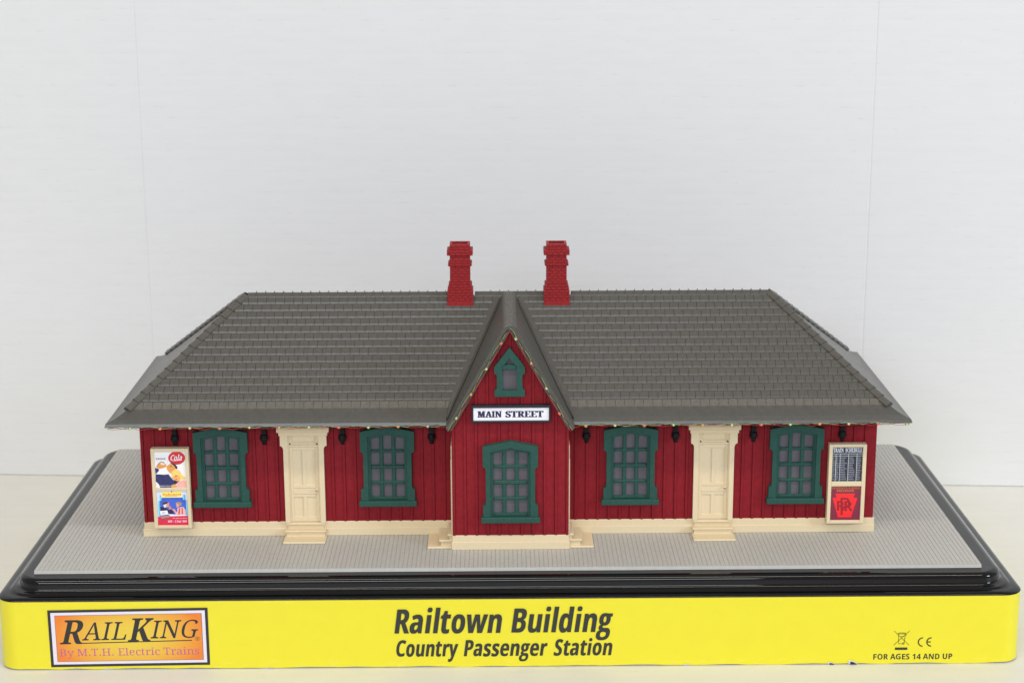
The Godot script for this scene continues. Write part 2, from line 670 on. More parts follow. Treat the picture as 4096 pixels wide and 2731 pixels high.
func railroad_poster() -> Image:
	var p := Print.new(360, 440, Vector2(277, 893), Vector2(713, 893), Vector2(250, 1388), c8(126, 40, 62))
	var gold := c8(196, 124, 62)
	text_on(p, "PENNSYLVANIA", "Droid Serif", true, 287, 696, 938, 908, gold)
	text_on(p, "RAILROAD", "Droid Sans", true, 360, 606, 977, 947, gold)
	p.poly([338, 1003, 622, 1003, 596, 1062, 656, 1068, 560, 1347, 372, 1347, 297, 1062, 357, 1062], c8(240, 40, 44))
	var dark := c8(150, 22, 36)
	text_on(p, "P", "Droid Sans", false, 412, 548, 1312, 1062, dark)
	text_on(p, "R", "Droid Sans", true, 360, 470, 1246, 1112, dark)
	text_on(p, "R", "Droid Sans", true, 468, 584, 1256, 1112, dark)
	return p.done()


func logo_print() -> Image:
	# in millimetres on the sleeve, y down
	var p := Print.new(1024, 396, Vector2(-230.5, 14.7), Vector2(-150.6, 14.7), Vector2(-230.5, 45.6), c8(44, 42, 52))
	p.poly([-229.1, 16.1, -152.0, 16.1, -152.0, 44.2, -229.1, 44.2], c8(236, 234, 246))
	p.poly([-227.2, 17.6, -153.7, 17.6, -153.7, 42.8, -227.2, 42.8], c8(96, 76, 120))
	var a := p.at(Vector2(-227.0, 17.8))
	var b := p.at(Vector2(-153.9, 42.5))
	for x in range(int(a.x), int(b.x)):
		for y in range(int(a.y), int(b.y), 4):
			var u := (x - a.x) / (b.x - a.x) * 2.0 - 1.0
			var vv := (y - a.y) / (b.y - a.y) * 2.0 - 1.0
			var k := clampf(pow(absf(u), 2.2) * 0.9 + pow(absf(vv), 3.0) * 0.35, 0, 1)
			p.img.fill_rect(Rect2i(x, y, 1, 4), c8(238, 210, 74).lerp(c8(242, 134, 46), k))
	var dark := c8(42, 42, 40)
	var mauve := c8(196, 96, 150)
	text_on(p, "R", "Droid Serif", true, -225.4, -213.0, 33.2, 20.2, dark, 0.30)
	text_on(p, "AIL", "Droid Serif", false, -214.2, -191.8, 31.3, 21.6, dark, 0.26)
	text_on(p, "K", "Droid Serif", true, -191.4, -177.6, 32.6, 19.5, dark, 0.28)
	text_on(p, "ING", "Droid Serif", false, -179.8, -155.7, 30.8, 21.2, dark, 0.26)
	p.poly([-215.0, 32.6, -159.2, 31.9, -159.2, 32.4, -215.0, 33.1], dark)
	text_on(p, "By M.T.H. Electric Trains", "Droid Serif", false, -225.8, -155.8, 39.8, 35.9, mauve)
	text_on(p, "®", "Droid Sans", false, -157.6, -155.0, 32.4, 30.2, c8(96, 80, 40))
	return p.done()


# ---------------------------------------------------------------- setting

func build_setting() -> void:
	var t := Builder.new()
	t.box(v3(-1200, TABLE_Y - 30, -420), v3(1200, TABLE_Y, 520), 2.0)
	var tb := obj("table_surface", t, M.table, self)
	tb.set_meta("kind", "structure")
	tb.set_meta("label", "white table top that the box stands on")
	# folded card: three leaves behind the box
	var wall := empty("backdrop", self)
	wall.set_meta("kind", "structure")
	wall.set_meta("label", "folded white corrugated card standing behind the model")
	var d := Vector3(0.9986, 0, 0.0525)
	var p0 := Vector3(0, TABLE_Y, -276.4)
	var l := p0 - d * 233.4
	var r := p0 + d * 231.6
	var dl := Vector3(-cos(0.066), 0, -sin(0.066))
	var dr := Vector3(cos(0.062), 0, sin(0.062))
	card(wall, l, r)
	card(wall, l + dl * 620.0 - d * 0.02, l - d * 0.02)
	card(wall, r + d * 0.02, r + d * 0.02 + dr * 620.0)


func card(wall: Node3D, a: Vector3, b: Vector3) -> void:
	var out := (b - a).normalized().cross(Vector3.UP).normalized()
	out = out if out.z > 0 else -out
	var up := Vector3(0, 470, 0)
	var e := (b - a).normalized() * 0.9
	var bk := -out * 4.0
	var c := Builder.new()
	var lo := Vector3(0, 0.3, 0)
	# front leaf with softly rolled fold edges
	var rings := []
	for k in [[0.0, -0.25], [0.3, -0.06], [1.0, 0.0]]:
		rings.append([a + e * k[0] + out * k[1], k])
	var col := []
	for q in rings:
		col.append(q[0])
	col.append(b - e + out * 0.0)
	col.append(b - e * 0.3 - out * 0.06)
	col.append(b - out * 0.25)
	var g := [PackedVector3Array(), PackedVector3Array()]
	for q in col:
		g[0].append(q + lo)
		g[1].append(q + up)
	c.loft(g, false)
	c.outward([a + bk + lo, b + bk + lo, b + bk + up, a + bk + up], -out)
	c.outward([a + up - out * 0.25, b + up - out * 0.25, b + bk + up, a + bk + up], Vector3.UP)
	for q in [[a, -(b - a)], [b, b - a]]:
		c.outward([q[0] + lo - out * 0.25, q[0] + up - out * 0.25, q[0] + up + bk, q[0] + lo + bk], q[1])
	obj("card_panel", c, M.card, wall)


# ---------------------------------------------------------------- box and tray

func around(o: float, y: float, r0 := 4.5) -> PackedVector3Array:   # rounded rectangle o millimetres outside the deck
	var hx := 240.0 + o + smoothstep(5.0, 15.0, o) * 2.1
	var hz := 100.66 + o
	var r := maxf(r0 + o, 0.6) if o < 9.0 else lerpf(r0 + 9.0, 10.5, smoothstep(9.0, 15.0, o))
	var ring := PackedVector3Array()
	for q in 4:
		var cx := (hx - r) * (1 if q in [0, 3] else -1)
		var cz := (hz - r) * (1 if q in [0, 1] else -1)
		for k in 9:
			var a: float = PI / 2 * (float(k) / 8.0) + [0.0, PI / 2, PI, PI * 1.5][q]
			ring.append(v3(0.9 + cx + cos(a) * r, y, -100.66 + cz + sin(a) * r))
		var mid := 6
		var nx: int = (q + 1) % 4
		var e := ring[ring.size() - 1]
		var cx2 := (hx - r) * (1 if nx in [0, 3] else -1)
		var cz2 := (hz - r) * (1 if nx in [0, 1] else -1)
		var a2: float = [0.0, PI / 2, PI, PI * 1.5][nx]
		var f := v3(0.9 + cx2 + cos(a2) * r, y, -100.66 + cz2 + sin(a2) * r)
		for k in range(1, mid):
			ring.append(e.lerp(f, float(k) / mid))
	return ring


func build_box() -> void:
	var s := thing("display_box", "yellow card sleeve of the model box with printed title and logo", "box")
	# the printed band, its lower edge worn wavy
	var b := Builder.new()
	var top := around(15.6, -10.6)
	var low := around(15.9, TABLE_Y + 0.1)
	var f := FastNoiseLite.new()
	f.seed = 9
	f.frequency = 0.03
	# refine the long sides so that the wavy edge shows
	var T := PackedVector3Array()
	var L := PackedVector3Array()
	for i in top.size():
		var j := (i + 1) % top.size()
		var steps := maxi(1, int(top[i].distance_to(top[j]) / 4.0))
		for k in steps:
			T.append(top[i].lerp(top[j], float(k) / steps))
			L.append(low[i].lerp(low[j], float(k) / steps))
	var total := T.size()
	for i in total:
		L[i].y += maxf(0.0, 0.35 + 0.9 * f.get_noise_2d(L[i].x, L[i].z * 0.7))
		var bow := -0.12 * absf(f.get_noise_2d(L[i].x * 0.4 + 500, 0))
		L[i].z += bow * (1 if L[i].z > 0 else 0)
	for i in total:
		var j := (i + 1) % total
		var na := (T[i] - v3(0.9, T[i].y, -100.66))
		var d := (T[j] - T[i])
		var nn := Vector3(-d.z, 0, d.x).normalized()
		nn = nn if nn.dot(na) > 0 else -nn
		var prev := T[i] - T[(i - 1 + total) % total]
		var nxt := T[(j + 1) % total] - T[j]
		var n0 := Vector3(-(prev.z + d.z), 0, prev.x + d.x).normalized()
		var n1 := Vector3(-(nxt.z + d.z), 0, nxt.x + d.x).normalized()
		n0 = n0 if n0.dot(na) > 0 else -n0
		n1 = n1 if n1.dot(na) > 0 else -n1
		var u0 := (T[i].x + 257.0) / 514.0
		var u1 := (T[j].x + 257.0) / 514.0
		b.tri(L[j], L[i], T[i], n1, n0, n0, Vector2(u1, 1), Vector2(u0, 1), Vector2(u0, 0))
		b.tri(L[j], T[i], T[j], n1, n0, n1, Vector2(u1, 1), Vector2(u0, 0), Vector2(u1, 0))
	obj("card_sleeve", b, M.sleeve, s)
	# grey board edge of the box underneath
	var inner := Builder.new()
	inner.loft([around(15.0, TABLE_Y + 0.05), around(15.0, -10.85)])
	obj("inner_board", inner, M.groove, s)
	var z := 15.95
	var logo := printed(logo_print(), 0.35)
	logo.albedo_color = Color(0.93, 0.92, 0.92)
	var g := Builder.new()
	g.face_uv(v3(-230.5, -45.7, z), v3(-150.6, -45.0, z), v3(-150.6, -14.2, z), v3(-230.5, -15.1, z))
	obj("logo_panel", g, logo, s)
	for w in [["title_lettering", "Railtown", -57.4, -3.7, -28.8, 12.9, 0.19], ["title_lettering", "Building", 1.2, 51.9, -28.7, 12.9, 0.19]]:
		var q := Builder.new()
		ink_text(q, laid(w[1], "Droid Sans", true, w[2], w[3], w[4], w[5], w[6]), z, 0.18)
		obj(w[0], q, M.ink, s)
	for w in [["Country", -56.7, -25.6], ["Passenger", -22.8, 19.2], ["Station", 22.4, 51.8]]:
		var q := Builder.new()
		ink_text(q, laid(w[0], "Droid Sans", true, w[1], w[2], -41.3, 8.7, 0.19), z, 0.12)
		obj("subtitle_lettering", q, M.ink, s)
	var ages := Builder.new()
	ink_text(ages, laid("FOR AGES 14 AND UP", "Droid Sans", true, 183.7, 223.6, -44.75, 2.95), z)
	obj("age_lettering", ages, M.ink, s)
	# crossed-out bin over a bar
	var k := Builder.new()
	ink_line(k, Vector2(193.6, -29.3), Vector2(201.4, -37.0), 0.2, z)
	ink_line(k, Vector2(201.5, -29.2), Vector2(193.6, -37.1), 0.2, z + 0.01)
	for e in [[195.6, -30.9, 199.6, -30.9], [195.9, -30.9, 196.2, -36.3], [199.3, -30.9, 198.9, -36.0], [196.2, -36.3, 198.6, -36.3], [196.2, -30.4, 198.9, -30.4], [196.2, -30.4, 195.6, -30.9], [198.9, -30.4, 199.6, -30.9], [197.0, -32.2, 198.2, -32.2], [199.7, -31.3, 199.7, -32.0]]:
		ink_line(k, Vector2(e[0], e[1]), Vector2(e[2], e[3]), 0.22, z + 0.02)
	for i in 10:
		ink_line(k, Vector2(198.5, -36.1) + Vector2.from_angle(TAU * i / 10) * 0.45, Vector2(198.5, -36.1) + Vector2.from_angle(TAU * (i + 1) / 10) * 0.45, 0.22, z + 0.03)
	k.outward([v3(194.4, -39.6, z), v3(200.7, -39.6, z), v3(200.7, -38.3, z), v3(194.4, -38.3, z)], Vector3(0, 0, 1))
	obj("bin_mark", k, M.ink, s)
	var ce := Builder.new()
	for cx in [208.3, 212.6]:
		for i in 14:
			var a0 := deg_to_rad(90.0 + 180.0 * i / 14)
			var a1 := deg_to_rad(90.0 + 180.0 * (i + 1) / 14)
			var pts := []
			for w in [[2.55, a0], [2.55, a1], [1.95, a1], [1.95, a0]]:
				pts.append(v3(cx + cos(w[1]) * w[0], -35.4 + sin(w[1]) * w[0], z))
			ce.outward(pts, Vector3(0, 0, 1))
	ink_line(ce, Vector2(210.4, -35.4), Vector2(212.3, -35.4), 0.6, z + 0.01)
	obj("conformity_mark", ce, M.ink, s)
	# two torn corners turned up at the lower edge
	for q in [[162.6, 3.4, 1.3], [173.4, 4.4, 2.3], [-200.0, 9.0, 0.5], [-120.0, 7.0, 0.4], [90.0, 4.0, 0.6]]:
		var w := Builder.new()
		w.outward([v3(q[0] - q[1] * 0.5, TABLE_Y + 0.2, z + 0.02), v3(q[0] + q[1] * 0.6, TABLE_Y + 0.2, z + 0.05), v3(q[0] + q[1] * 0.1, TABLE_Y + 0.3 + q[2] * 0.75, z + 0.5), v3(q[0] - q[1] * 0.45, TABLE_Y + 0.3 + q[2], z + 0.3)], Vector3(0, 0, 1))
		obj("torn_edge", w, M.torn, s)
		if q[2] > 1.0:   # the dark board bared under the tear
			var dk := Builder.new()
			dk.outward([v3(q[0] - q[1] * 0.3, TABLE_Y + 0.15, z + 0.55), v3(q[0] + q[1] * 0.55, TABLE_Y + 0.15, z + 0.55), v3(q[0] + q[1] * 0.05, TABLE_Y + 0.2 + q[2] * 0.55, z + 0.6), v3(q[0] - q[1] * 0.3, TABLE_Y + 0.2 + q[2] * 0.7, z + 0.6)], Vector3(0, 0, 1))
			obj("bared_board", dk, M.navy, s)

	var tr := thing("display_tray", "glossy black plastic tray with rounded rim on the yellow box", "tray")
	var tb := Builder.new()
	var rings := []
	for q in [[-5.0, -2.2], [-0.5, -2.05], [5.6, -1.95], [6.3, -2.05], [7.0, -2.3], [7.6, -2.7], [8.1, -3.2], [8.45, -3.85], [8.6, -4.6], [8.62, -4.8], [8.7, -6.6], [8.85, -7.2], [9.2, -7.7], [9.7, -8.05], [10.3, -8.2], [10.9, -8.3], [11.4, -8.6], [11.7, -9.0], [12.2, -9.25], [13.2, -9.3], [14.0, -9.4], [14.8, -9.75], [15.4, -10.15], [15.75, -10.5], [15.75, -10.75], [15.3, -10.9]]:
		rings.append(around(q[0], q[1]))
	tb.loft(rings)
	obj("rim", tb, M.tray, tr)
	var fl := Builder.new()
	fl.box(v3(-238, -4.0, -198), v3(239.5, -2.4, -3.5))
	obj("tray_floor", fl, M.tray, tr)


func build_deck() -> void:
	var d := thing("station_platform", "grey plastic platform deck of narrow boards under the model station", "platform")
	obj("deck_base", bx(v3(-239.9, -1.95, -200.9), v3(239.9, -0.2, -0.45)), M.groove, d)
	var pitch := 480.0 / 214.0
	var b := Builder.new()
	var w := pitch * 0.5 - 0.07
	var prof := pv([-w, -1.7, w, -1.7, w, -0.12, w - 0.08, 0, -w + 0.08, 0, -w, -0.12])
	b.prism(prof, -201.3, -0.14)
	# eased front end
	var sm := b.mesh()
	for i in 214:
		put("plank", sm, M.plank, d, Transform3D(Basis(), v3(-240.0 + pitch * (i + 0.5), 0, 0)))
	var fe := Builder.new()   # moulded front edge with a little draft
	fe.t = Transform3D(Basis(Vector3.UP, -PI / 2), Vector3())
	fe.prism(pv([-0.14, -1.9, 0.5, -1.9, 0.45, -1.75, 0.0, -0.32, -0.14, -0.32]), -240.0, 240.0)
	obj("front_edge", fe, M.plank, d)


# ---------------------------------------------------------------- station

func siding(wall: Node3D, x0: float, x1: float, first: float, pitch: float, y0: float, top: Callable, z: float, holes: Array) -> void:   # holes: [middle, half width, low, high]
	# boards between joints at first + k * pitch, a batten over each joint
	var k := int(ceil((x0 - first) / pitch))
	var edges := [x0]
	while first + k * pitch < x1 - 0.6:
		if first + k * pitch > x0 + 0.6:
			edges.append(first + k * pitch)
		k += 1
	edges.append(x1)
	for i in edges.size() - 1:
		var a: float = edges[i] + (0.04 if i == 0 else 0.92 if edges[i] < GX - 1.0 else 0.6)
		var c: float = edges[i + 1] - (0.04 if i == edges.size() - 2 else 0.92 if edges[i + 1] > GX + 1.0 else 0.6)
		var b := Builder.new()
		var poly := [a, y0, c, y0, c, top.call(c)]
		if a < GX and c > GX:
			poly.append_array([GX, top.call(GX)])
		poly.append_array([a, top.call(a)])
		b.prism(pv(poly), z - 0.7, z, false)
		obj("siding_board", b, M.red, wall)
	for i in range(1, edges.size() - 1):
		var e: float = edges[i]
		var w := 0.68
		var yt: float = minf(top.call(e - w), top.call(e + w))
		var runs := [[y0, yt]]
		for h in holes:
			if absf(e - h[0]) < h[1]:
				var cut := []
				for q in runs:
					if h[2] > q[0]:
						cut.append([q[0], minf(h[2], q[1])])
					if h[3] < q[1]:
						cut.append([maxf(h[3], q[0]), q[1]])
				runs = cut
		for q in runs:
			if q[1] - q[0] > 0.5:
				var b := Builder.new()
				b.box(v3(e - w, q[0], z - 0.5), v3(e + w, q[1], z + 0.6), 0.16)
				obj("batten", b, M.red, wall)


func make_window(parent: Node3D, at: Vector3) -> Node3D:   # local: x from the middle, y above the deck, z from the wall face
	var w := empty("window", parent, at)
	for s: float in [-1.0, 1.0]:
		var f := Builder.new()
		f.prism(pv([0, 60.9, s * 14.2, 58.0, s * 14.2, 47.0, s * 13.5, 46.9, s * 12.9, 46.4, s * 12.7, 45.6, s * 12.7, 27.8, s * 12.95, 27.0, s * 13.5, 26.5, s * 14.2, 26.4, s * 14.2, 19.9, s * 10.3, 19.9, s * 10.3, 55.2, 0, 57.4]), 0.0, 3.4)
		obj("frame", f, M.green, w)
		var c := Builder.new()
		c.prism(pv([0, 57.6, s * 10.5, 55.4, s * 10.5, 19.8, s * 9.5, 19.8, s * 9.5, 54.5, 0, 56.5]), 0.0, 2.3)
		c.prism(pv([0, 56.7, s * 9.7, 54.7, s * 9.7, 20.0, s * 8.75, 20.0, s * 8.75, 53.9, 0, 55.7]), 0.0, 1.7)
		obj("casing", c, M.green, w)
	obj("sill", bx(v3(-15.2, 17.0, 0), v3(15.2, 20.0, 4.6), 0.3), M.green, w)
	var rail := Builder.new()
	rail.box(v3(-8.7, 20.0, 0), v3(8.7, 21.5, 1.7), 0.25)
	obj("bottom_rail", rail, M.green, w)
	for y: float in [46.75, 38.2, 29.45]:
		var h := 0.95 if y == 38.2 else 0.8
		obj("muntin", bx(v3(-8.7, y - h, 0.1), v3(8.7, y + h, 1.85 if y == 38.2 else 1.6), 0.4), M.green, w)
	for x: float in [-3.2, 3.2]:
		obj("muntin", bx(v3(x - 1.0, 21.0, 0.1), v3(x + 1.0, 55.4, 1.5), 0.4), M.green, w)
	for i in 3:
		for j in 4:
			var x := (i - 1) * 6.4
			var y: float = [24.9, 33.8, 42.4, 51.4][j]
			obj("pane", bx(v3(x - 2.9, y - 3.9, 0.05), v3(x + 2.9, y + (3.9 if j < 3 else 4.6), 0.35)), M.pane, w)
	return w


func make_door(parent: Node3D, at: Vector3) -> Node3D:
	var d := empty("door", parent, at)
	for s: float in [-1.0, 1.0]:
		var j := Builder.new()
		j.prism(pv([s * 8.1, 7.6, s * 10.6, 7.6, s * 10.6, 48.3, s * 10.9, 49.4, s * 11.5, 50.1, s * 12.2, 50.3, s * 12.2, 56.1, s * 8.1, 56.1]), 0.0, 2.2)
		j.box(v3(minf(s * 8.3, s * 7.5), 7.6, 0), v3(maxf(s * 8.3, s * 7.5), 56.0, 1.3), 0.15)
		obj("jamb", j, M.cream, d)
	var h := Builder.new()
	h.prism(pv([-12.75, 56.05, 12.75, 56.05, 12.75, 57.95, -12.75, 57.95]), 0, 2.8)
	h.box(v3(-13.75, 57.9, 0), v3(13.75, 61.5, 3.9), 0.35)
	obj("header", h, M.cream, d)
	var t := Builder.new()
	t.box(v3(-8.2, 49.5, 0), v3(8.2, 50.6, 1.6), 0.25)
	t.box(v3(-7.6, 50.5, 0), v3(7.6, 51.6, 0.9), 0.15)
	t.box(v3(-7.6, 50.5, 0), v3(-6.6, 57.0, 0.9), 0.15)
	t.box(v3(6.6, 50.5, 0), v3(7.6, 57.0, 0.9), 0.15)
	t.box(v3(-6.8, 51.4, 0), v3(6.8, 57.2, 0.3))
	t.box(v3(-5.9, 52.3, 0), v3(5.9, 56.8, 0.6), 0.2)
	obj("transom", t, M.cream, d)
	var leaf := obj("leaf", bx(v3(-7.5, 7.6, -0.2), v3(7.5, 49.6, 0.25)), M.cream, d)
	for q in [[-7.5, 8.0, -6.0, 49.5], [5.9, 8.0, 7.5, 49.5]]:
		obj("stile", bx(v3(q[0], q[1], 0), v3(q[2], q[3], 0.75), 0.14), M.cream, leaf)
	for q in [[-1.0, 10.6, 0.9, 21.7], [-1.0, 28.2, 0.9, 47.6]]:
		obj("mullion", bx(v3(q[0], q[1], 0), v3(q[2], q[3], 0.75), 0.14), M.cream, leaf)
	for q in [[8.0, 10.7], [21.6, 22.85], [23.05, 26.2], [26.4, 28.3], [47.5, 49.5]]:
		obj("rail", bx(v3(-6.02, q[0], 0), v3(5.92, q[1], 0.75), 0.14), M.cream, leaf)
	var k := Builder.new()
	k.box(v3(5.5, 23.0, 0.5), v3(6.7, 26.3, 0.95), 0.2)
	k.t = Transform3D(Basis(Vector3.RIGHT, PI / 2), v3(6.1, 25.7, 0.9))
	k.lathe([[0.0, 0.0], [0.45, 0.0], [0.45, 0.5], [0.8, 0.8], [0.85, 1.1], [0.6, 1.45], [0.0, 1.6]], Vector3())
	k.t = Transform3D()
	obj("door_knob", k, M.cream, d)
	return d


func make_steps(parent: Node3D, at: Vector3, turn: float, hw: Array, run: Array) -> void:
	# three treads: [half width], [front distance from the wall] from the top one down
	var s := empty("steps", parent, at)
	s.rotation.y = turn
	var ys := [[6.35, 7.45], [3.5, 4.36], [0.0, 1.1]]
	for i in 3:
		obj("tread", bx(v3(-hw[i], ys[i][0], -0.5), v3(hw[i], ys[i][1], run[i]), 0.32), M.cream, s)
	for i in 2:
		obj("riser", bx(v3(-hw[i] + 0.95, ys[i + 1][1] - 0.2, -0.5), v3(hw[i] - 0.95, ys[i][0] + 0.2, run[i] - 1.0)), M.cream, s)


func slope_y(d: float) -> float:   # roof height at d millimetres in from the eave
	var p := [[0.0, 66.75], [1.5, 67.1], [3.8, 67.9], [6.4, 69.15], [8.4, 70.35], [10.0, 71.4], [EAVE_D, 119.6]]
	for i in p.size() - 1:
		if d <= p[i + 1][0]:
			return lerpf(p[i][1], p[i + 1][1], (d - p[i][0]) / (p[i + 1][0] - p[i][0]))
	return 119.6


func hip_x(d: float) -> float:
	return EAVE_X - d * 65.2 / EAVE_D


func roof_ring(d: float, y: float) -> Array:
	var hx := hip_x(d)
	var hz := EAVE_D - d
	return [v3(CX - hx, y, RIDGE_Z + hz), v3(CX + hx, y, RIDGE_Z + hz), v3(CX + hx, y, RIDGE_Z - hz), v3(CX - hx, y, RIDGE_Z - hz)]


func gable_y(x: float) -> float:   # outer face of the gable roof
	return 124.6 - 1.76 * absf(x - GX)


func shingle_piece(b: Builder, side: String, k: int, x0: float, x1: float) -> bool:
	# one shingle of course k from x0 to x1, cut at the hips; false when nothing is left
	var d0 := 10.0 + 3.84 * k
	var d1 := minf(d0 + 3.95, EAVE_D - 1.2)
	var l0 := hip_x(d0) if side == "front" else EAVE_D - d0
	var l1 := hip_x(d1) if side == "front" else EAVE_D - d1
	var a0 := maxf(x0, -l0)
	var b0 := minf(x1, l0)
	var a1 := clampf(x0, -l1, l1)
	var b1 := clampf(x1, -l1, l1)
	if b0 - a0 < 0.25:
		return false
	var th := (0.58 if k > 0 else 0.12) if side == "front" else 0.07
	var nrm := Vector3(0, 0.776, 0.630)
	var f := func(x: float, d: float, up: float) -> Vector3:
		if side == "front":
			return v3(CX + x, slope_y(d), RIDGE_Z + EAVE_D - d) + nrm * up
		var s := 1.0 if side == "right" else -1.0
		return v3(CX + s * hip_x(d), slope_y(d), RIDGE_Z - s * x) + v3(s * 0.60, 0.80, 0) * up
	var dm := d1 - 0.75
	var lm := hip_x(dm) if side == "front" else EAVE_D - dm
	var am := clampf(x0, -lm, lm)
	var bm := clampf(x1, -lm, lm)
	var p: Array = [f.call(a0, d0 + th * 1.1, th), f.call(b0, d0 + th * 1.1, th), f.call(b1, d1, 0.02), f.call(a1, d1, 0.02)]
	var m: Array = [f.call(am, dm, (0.58 if side == "front" else 0.05)), f.call(bm, dm, (0.58 if side == "front" else 0.05))]
	var q: Array = [f.call(a0, d0 - 0.05, -0.1), f.call(b0, d0 - 0.05, -0.1), f.call(b1, d1, -0.25), f.call(a1, d1, -0.25)]
	var up: Vector3 = (f.call(0.0, 20.0, 1.0) - f.call(0.0, 20.0, 0.0))
	var xd: Vector3 = (f.call(1.0, 20.0, 0.0) - f.call(0.0, 20.0, 0.0))
	b.outward([p[0], p[1], m[1], m[0]], up)
	b.outward([m[0], m[1], p[2], p[3]], up)
	# eased butt edge
	var lowp := [q[0], q[1], p[1], p[0]]
	var dn: Vector3 = f.call(0.0, 20.0, 0.0) - f.call(0.0, 22.0, 0.0)
	b.outward(lowp, dn)
	b.outward([q[1], q[2], p[2], m[1], p[1]], xd)
	b.outward([q[0], q[3], p[3], m[0], p[0]], -xd)
	return true


func build_roof(st: Node3D) -> void:
	var rf := empty("roof", st)
	var c := Builder.new()
	var ds := [0.0, 0.5, 1.5, 3.8, 6.4, 8.4, 10.0, 67.2]
	for i in ds.size() - 1:
		var a := roof_ring(ds[i], slope_y(ds[i]) - (0.22 if i == 0 else 0.0))
		var b := roof_ring(ds[i + 1], slope_y(ds[i + 1]))
		for j in 4:
			var k := (j + 1) % 4
			var mid: Vector3 = (a[j] + a[k]) * 0.5 - v3(CX, 0, RIDGE_Z)
			c.outward([a[j], a[k], b[k], b[j]], v3(0, 30, 0) + v3(mid.x if j % 2 else 0.0, 0, 0.0 if j % 2 else mid.z).normalized() * 20)
	var tp := roof_ring(67.2, slope_y(67.2))
	c.outward([tp[0], tp[1], tp[2], tp[3]], Vector3.UP)
	var lay := [[0.0, 66.53], [-0.5, 64.95], [-0.3, 64.7], [1.2, 64.7], [1.2, 64.9], [15.0, 65.2]]
	for i in lay.size() - 1:
		var a := roof_ring(lay[i][0], lay[i][1])
		var b := roof_ring(lay[i + 1][0], lay[i + 1][1])
		for j in 4:
			var k := (j + 1) % 4
			var m: Vector3 = ((a[j] + a[k]) * 0.5 - v3(CX, 0, RIDGE_Z))
			var o := v3(m.x if j % 2 else 0.0, 0, 0.0 if j % 2 else m.z).normalized()
			var dirn := o if i < 2 else (-o if i == 3 else Vector3.DOWN)
			c.outward([a[j], a[k], b[k], b[j]], dirn)
	obj("roof_deck", c, M.roof, rf)
	# courses of shingles on the front slope: the lowest, largest-looking ones singly
	var rest := Builder.new()
	var single := 0
	for k in 15:
		var off := (k % 2) * 2.46 + (1.1 if k % 3 == 1 else 0.0) * 0.3
		var x := -210.0 + off
		while x < 210.0:
			var yy := slope_y(10.0 + 3.84 * k)
			var inside := absf(CX + x + 2.46 - GX) + 2.6 < (124.0 - yy) / 1.76 - 2.0
			if not inside:
				var one := Builder.new()
				if single < 300:
					if shingle_piece(one, "front", k, x, x + 4.70):
						obj("shingle", one, M.roof, rf)
						single += 1
				else:
					shingle_piece(rest, "front", k, x, x + 4.70)
			x += 4.92
	for side in ["left", "right"]:
		for k in 15:
			var x := -72.0 + (k % 2) * 2.46
			while x < 72.0:
				shingle_piece(rest, side, k, x, x + 4.70)
				x += 4.92
	var s := obj("shingles", rest, M.roof, rf)
	s.set_meta("kind", "stuff")
	# hip caps
	for sx: float in [-1.0, 1.0]:
		for sz: float in [-1.0, 1.0]:
			var a := v3(CX + sx * hip_x(10.0), slope_y(10.0), RIDGE_Z + sz * (EAVE_D - 10.0))
			var e := v3(CX + sx * hip_x(68.6), slope_y(68.6), RIDGE_Z + sz * (EAVE_D - 68.6))
			var dir := (e - a).normalized()
			var n1 := v3(0, 0.776, sz * 0.63)
			var n2 := v3(sx * 0.60, 0.80, 0)
			var l1 := dir.cross(n1).normalized()
			l1 = l1 if l1.x * sx < 0 else -l1
			var l2 := dir.cross(n2).normalized()
			l2 = l2 if l2.z * sz < 0 else -l2
			var up := (n1 + n2).normalized()
			var ln := a.distance_to(e) / 15.0
			var b := Builder.new()
			var lo := []
			var hi := []
			for q in [[0.0, 1.75, lo], [ln + 0.5, 1.15, hi]]:
				var o: Vector3 = dir * q[0] + up * q[1]
				q[2].append_array([o + l1 * 3.1 - up * 0.2, o + l1 * 0.5 + up * 0.3, o + l2 * 0.5 + up * 0.3, o + l2 * 3.1 - up * 0.2])
			for i in 3:
				b.outward([lo[i], lo[i + 1], hi[i + 1], hi[i]], up)
			var und := up * -1.0
			b.outward([lo[0], lo[1], lo[2], lo[3], lo[3] + und, und, lo[0] + und], -dir)
			b.outward([lo[0], hi[0], hi[0] + und, lo[0] + und], l1)
			b.outward([lo[3], hi[3], hi[3] + und, lo[3] + und], l2)
			var mesh := b.mesh()
			for i in 15:
				put("hip_tile", mesh, M.roof, rf, Transform3D(Basis(), a + dir * ln * i))
	# ridge caps, left open where the chimneys pass through
	var rt := Builder.new()
	var pf := [[-2.75, 117.95], [-2.6, 118.35], [-0.35, 120.15], [0.35, 120.15], [2.6, 118.35], [2.75, 117.95]]
	var rb := [[-2.95, 117.9], [-2.75, 118.65], [-0.4, 120.95], [0.4, 120.95], [2.75, 118.65], [2.95, 117.9]]
	for part in [[pf, 0.0, 4.92], [rb, 4.55, 4.95]]:
		var w := PackedVector2Array()
		for q in part[0]:
			w.append(Vector2(q[0], q[1]))
		rt.t = Transform3D(Basis(Vector3.UP, PI / 2), Vector3())
		rt.prism(w, part[1], part[2])
	rt.t = Transform3D()
	var rmesh := rt.mesh()
	var x := -142.0
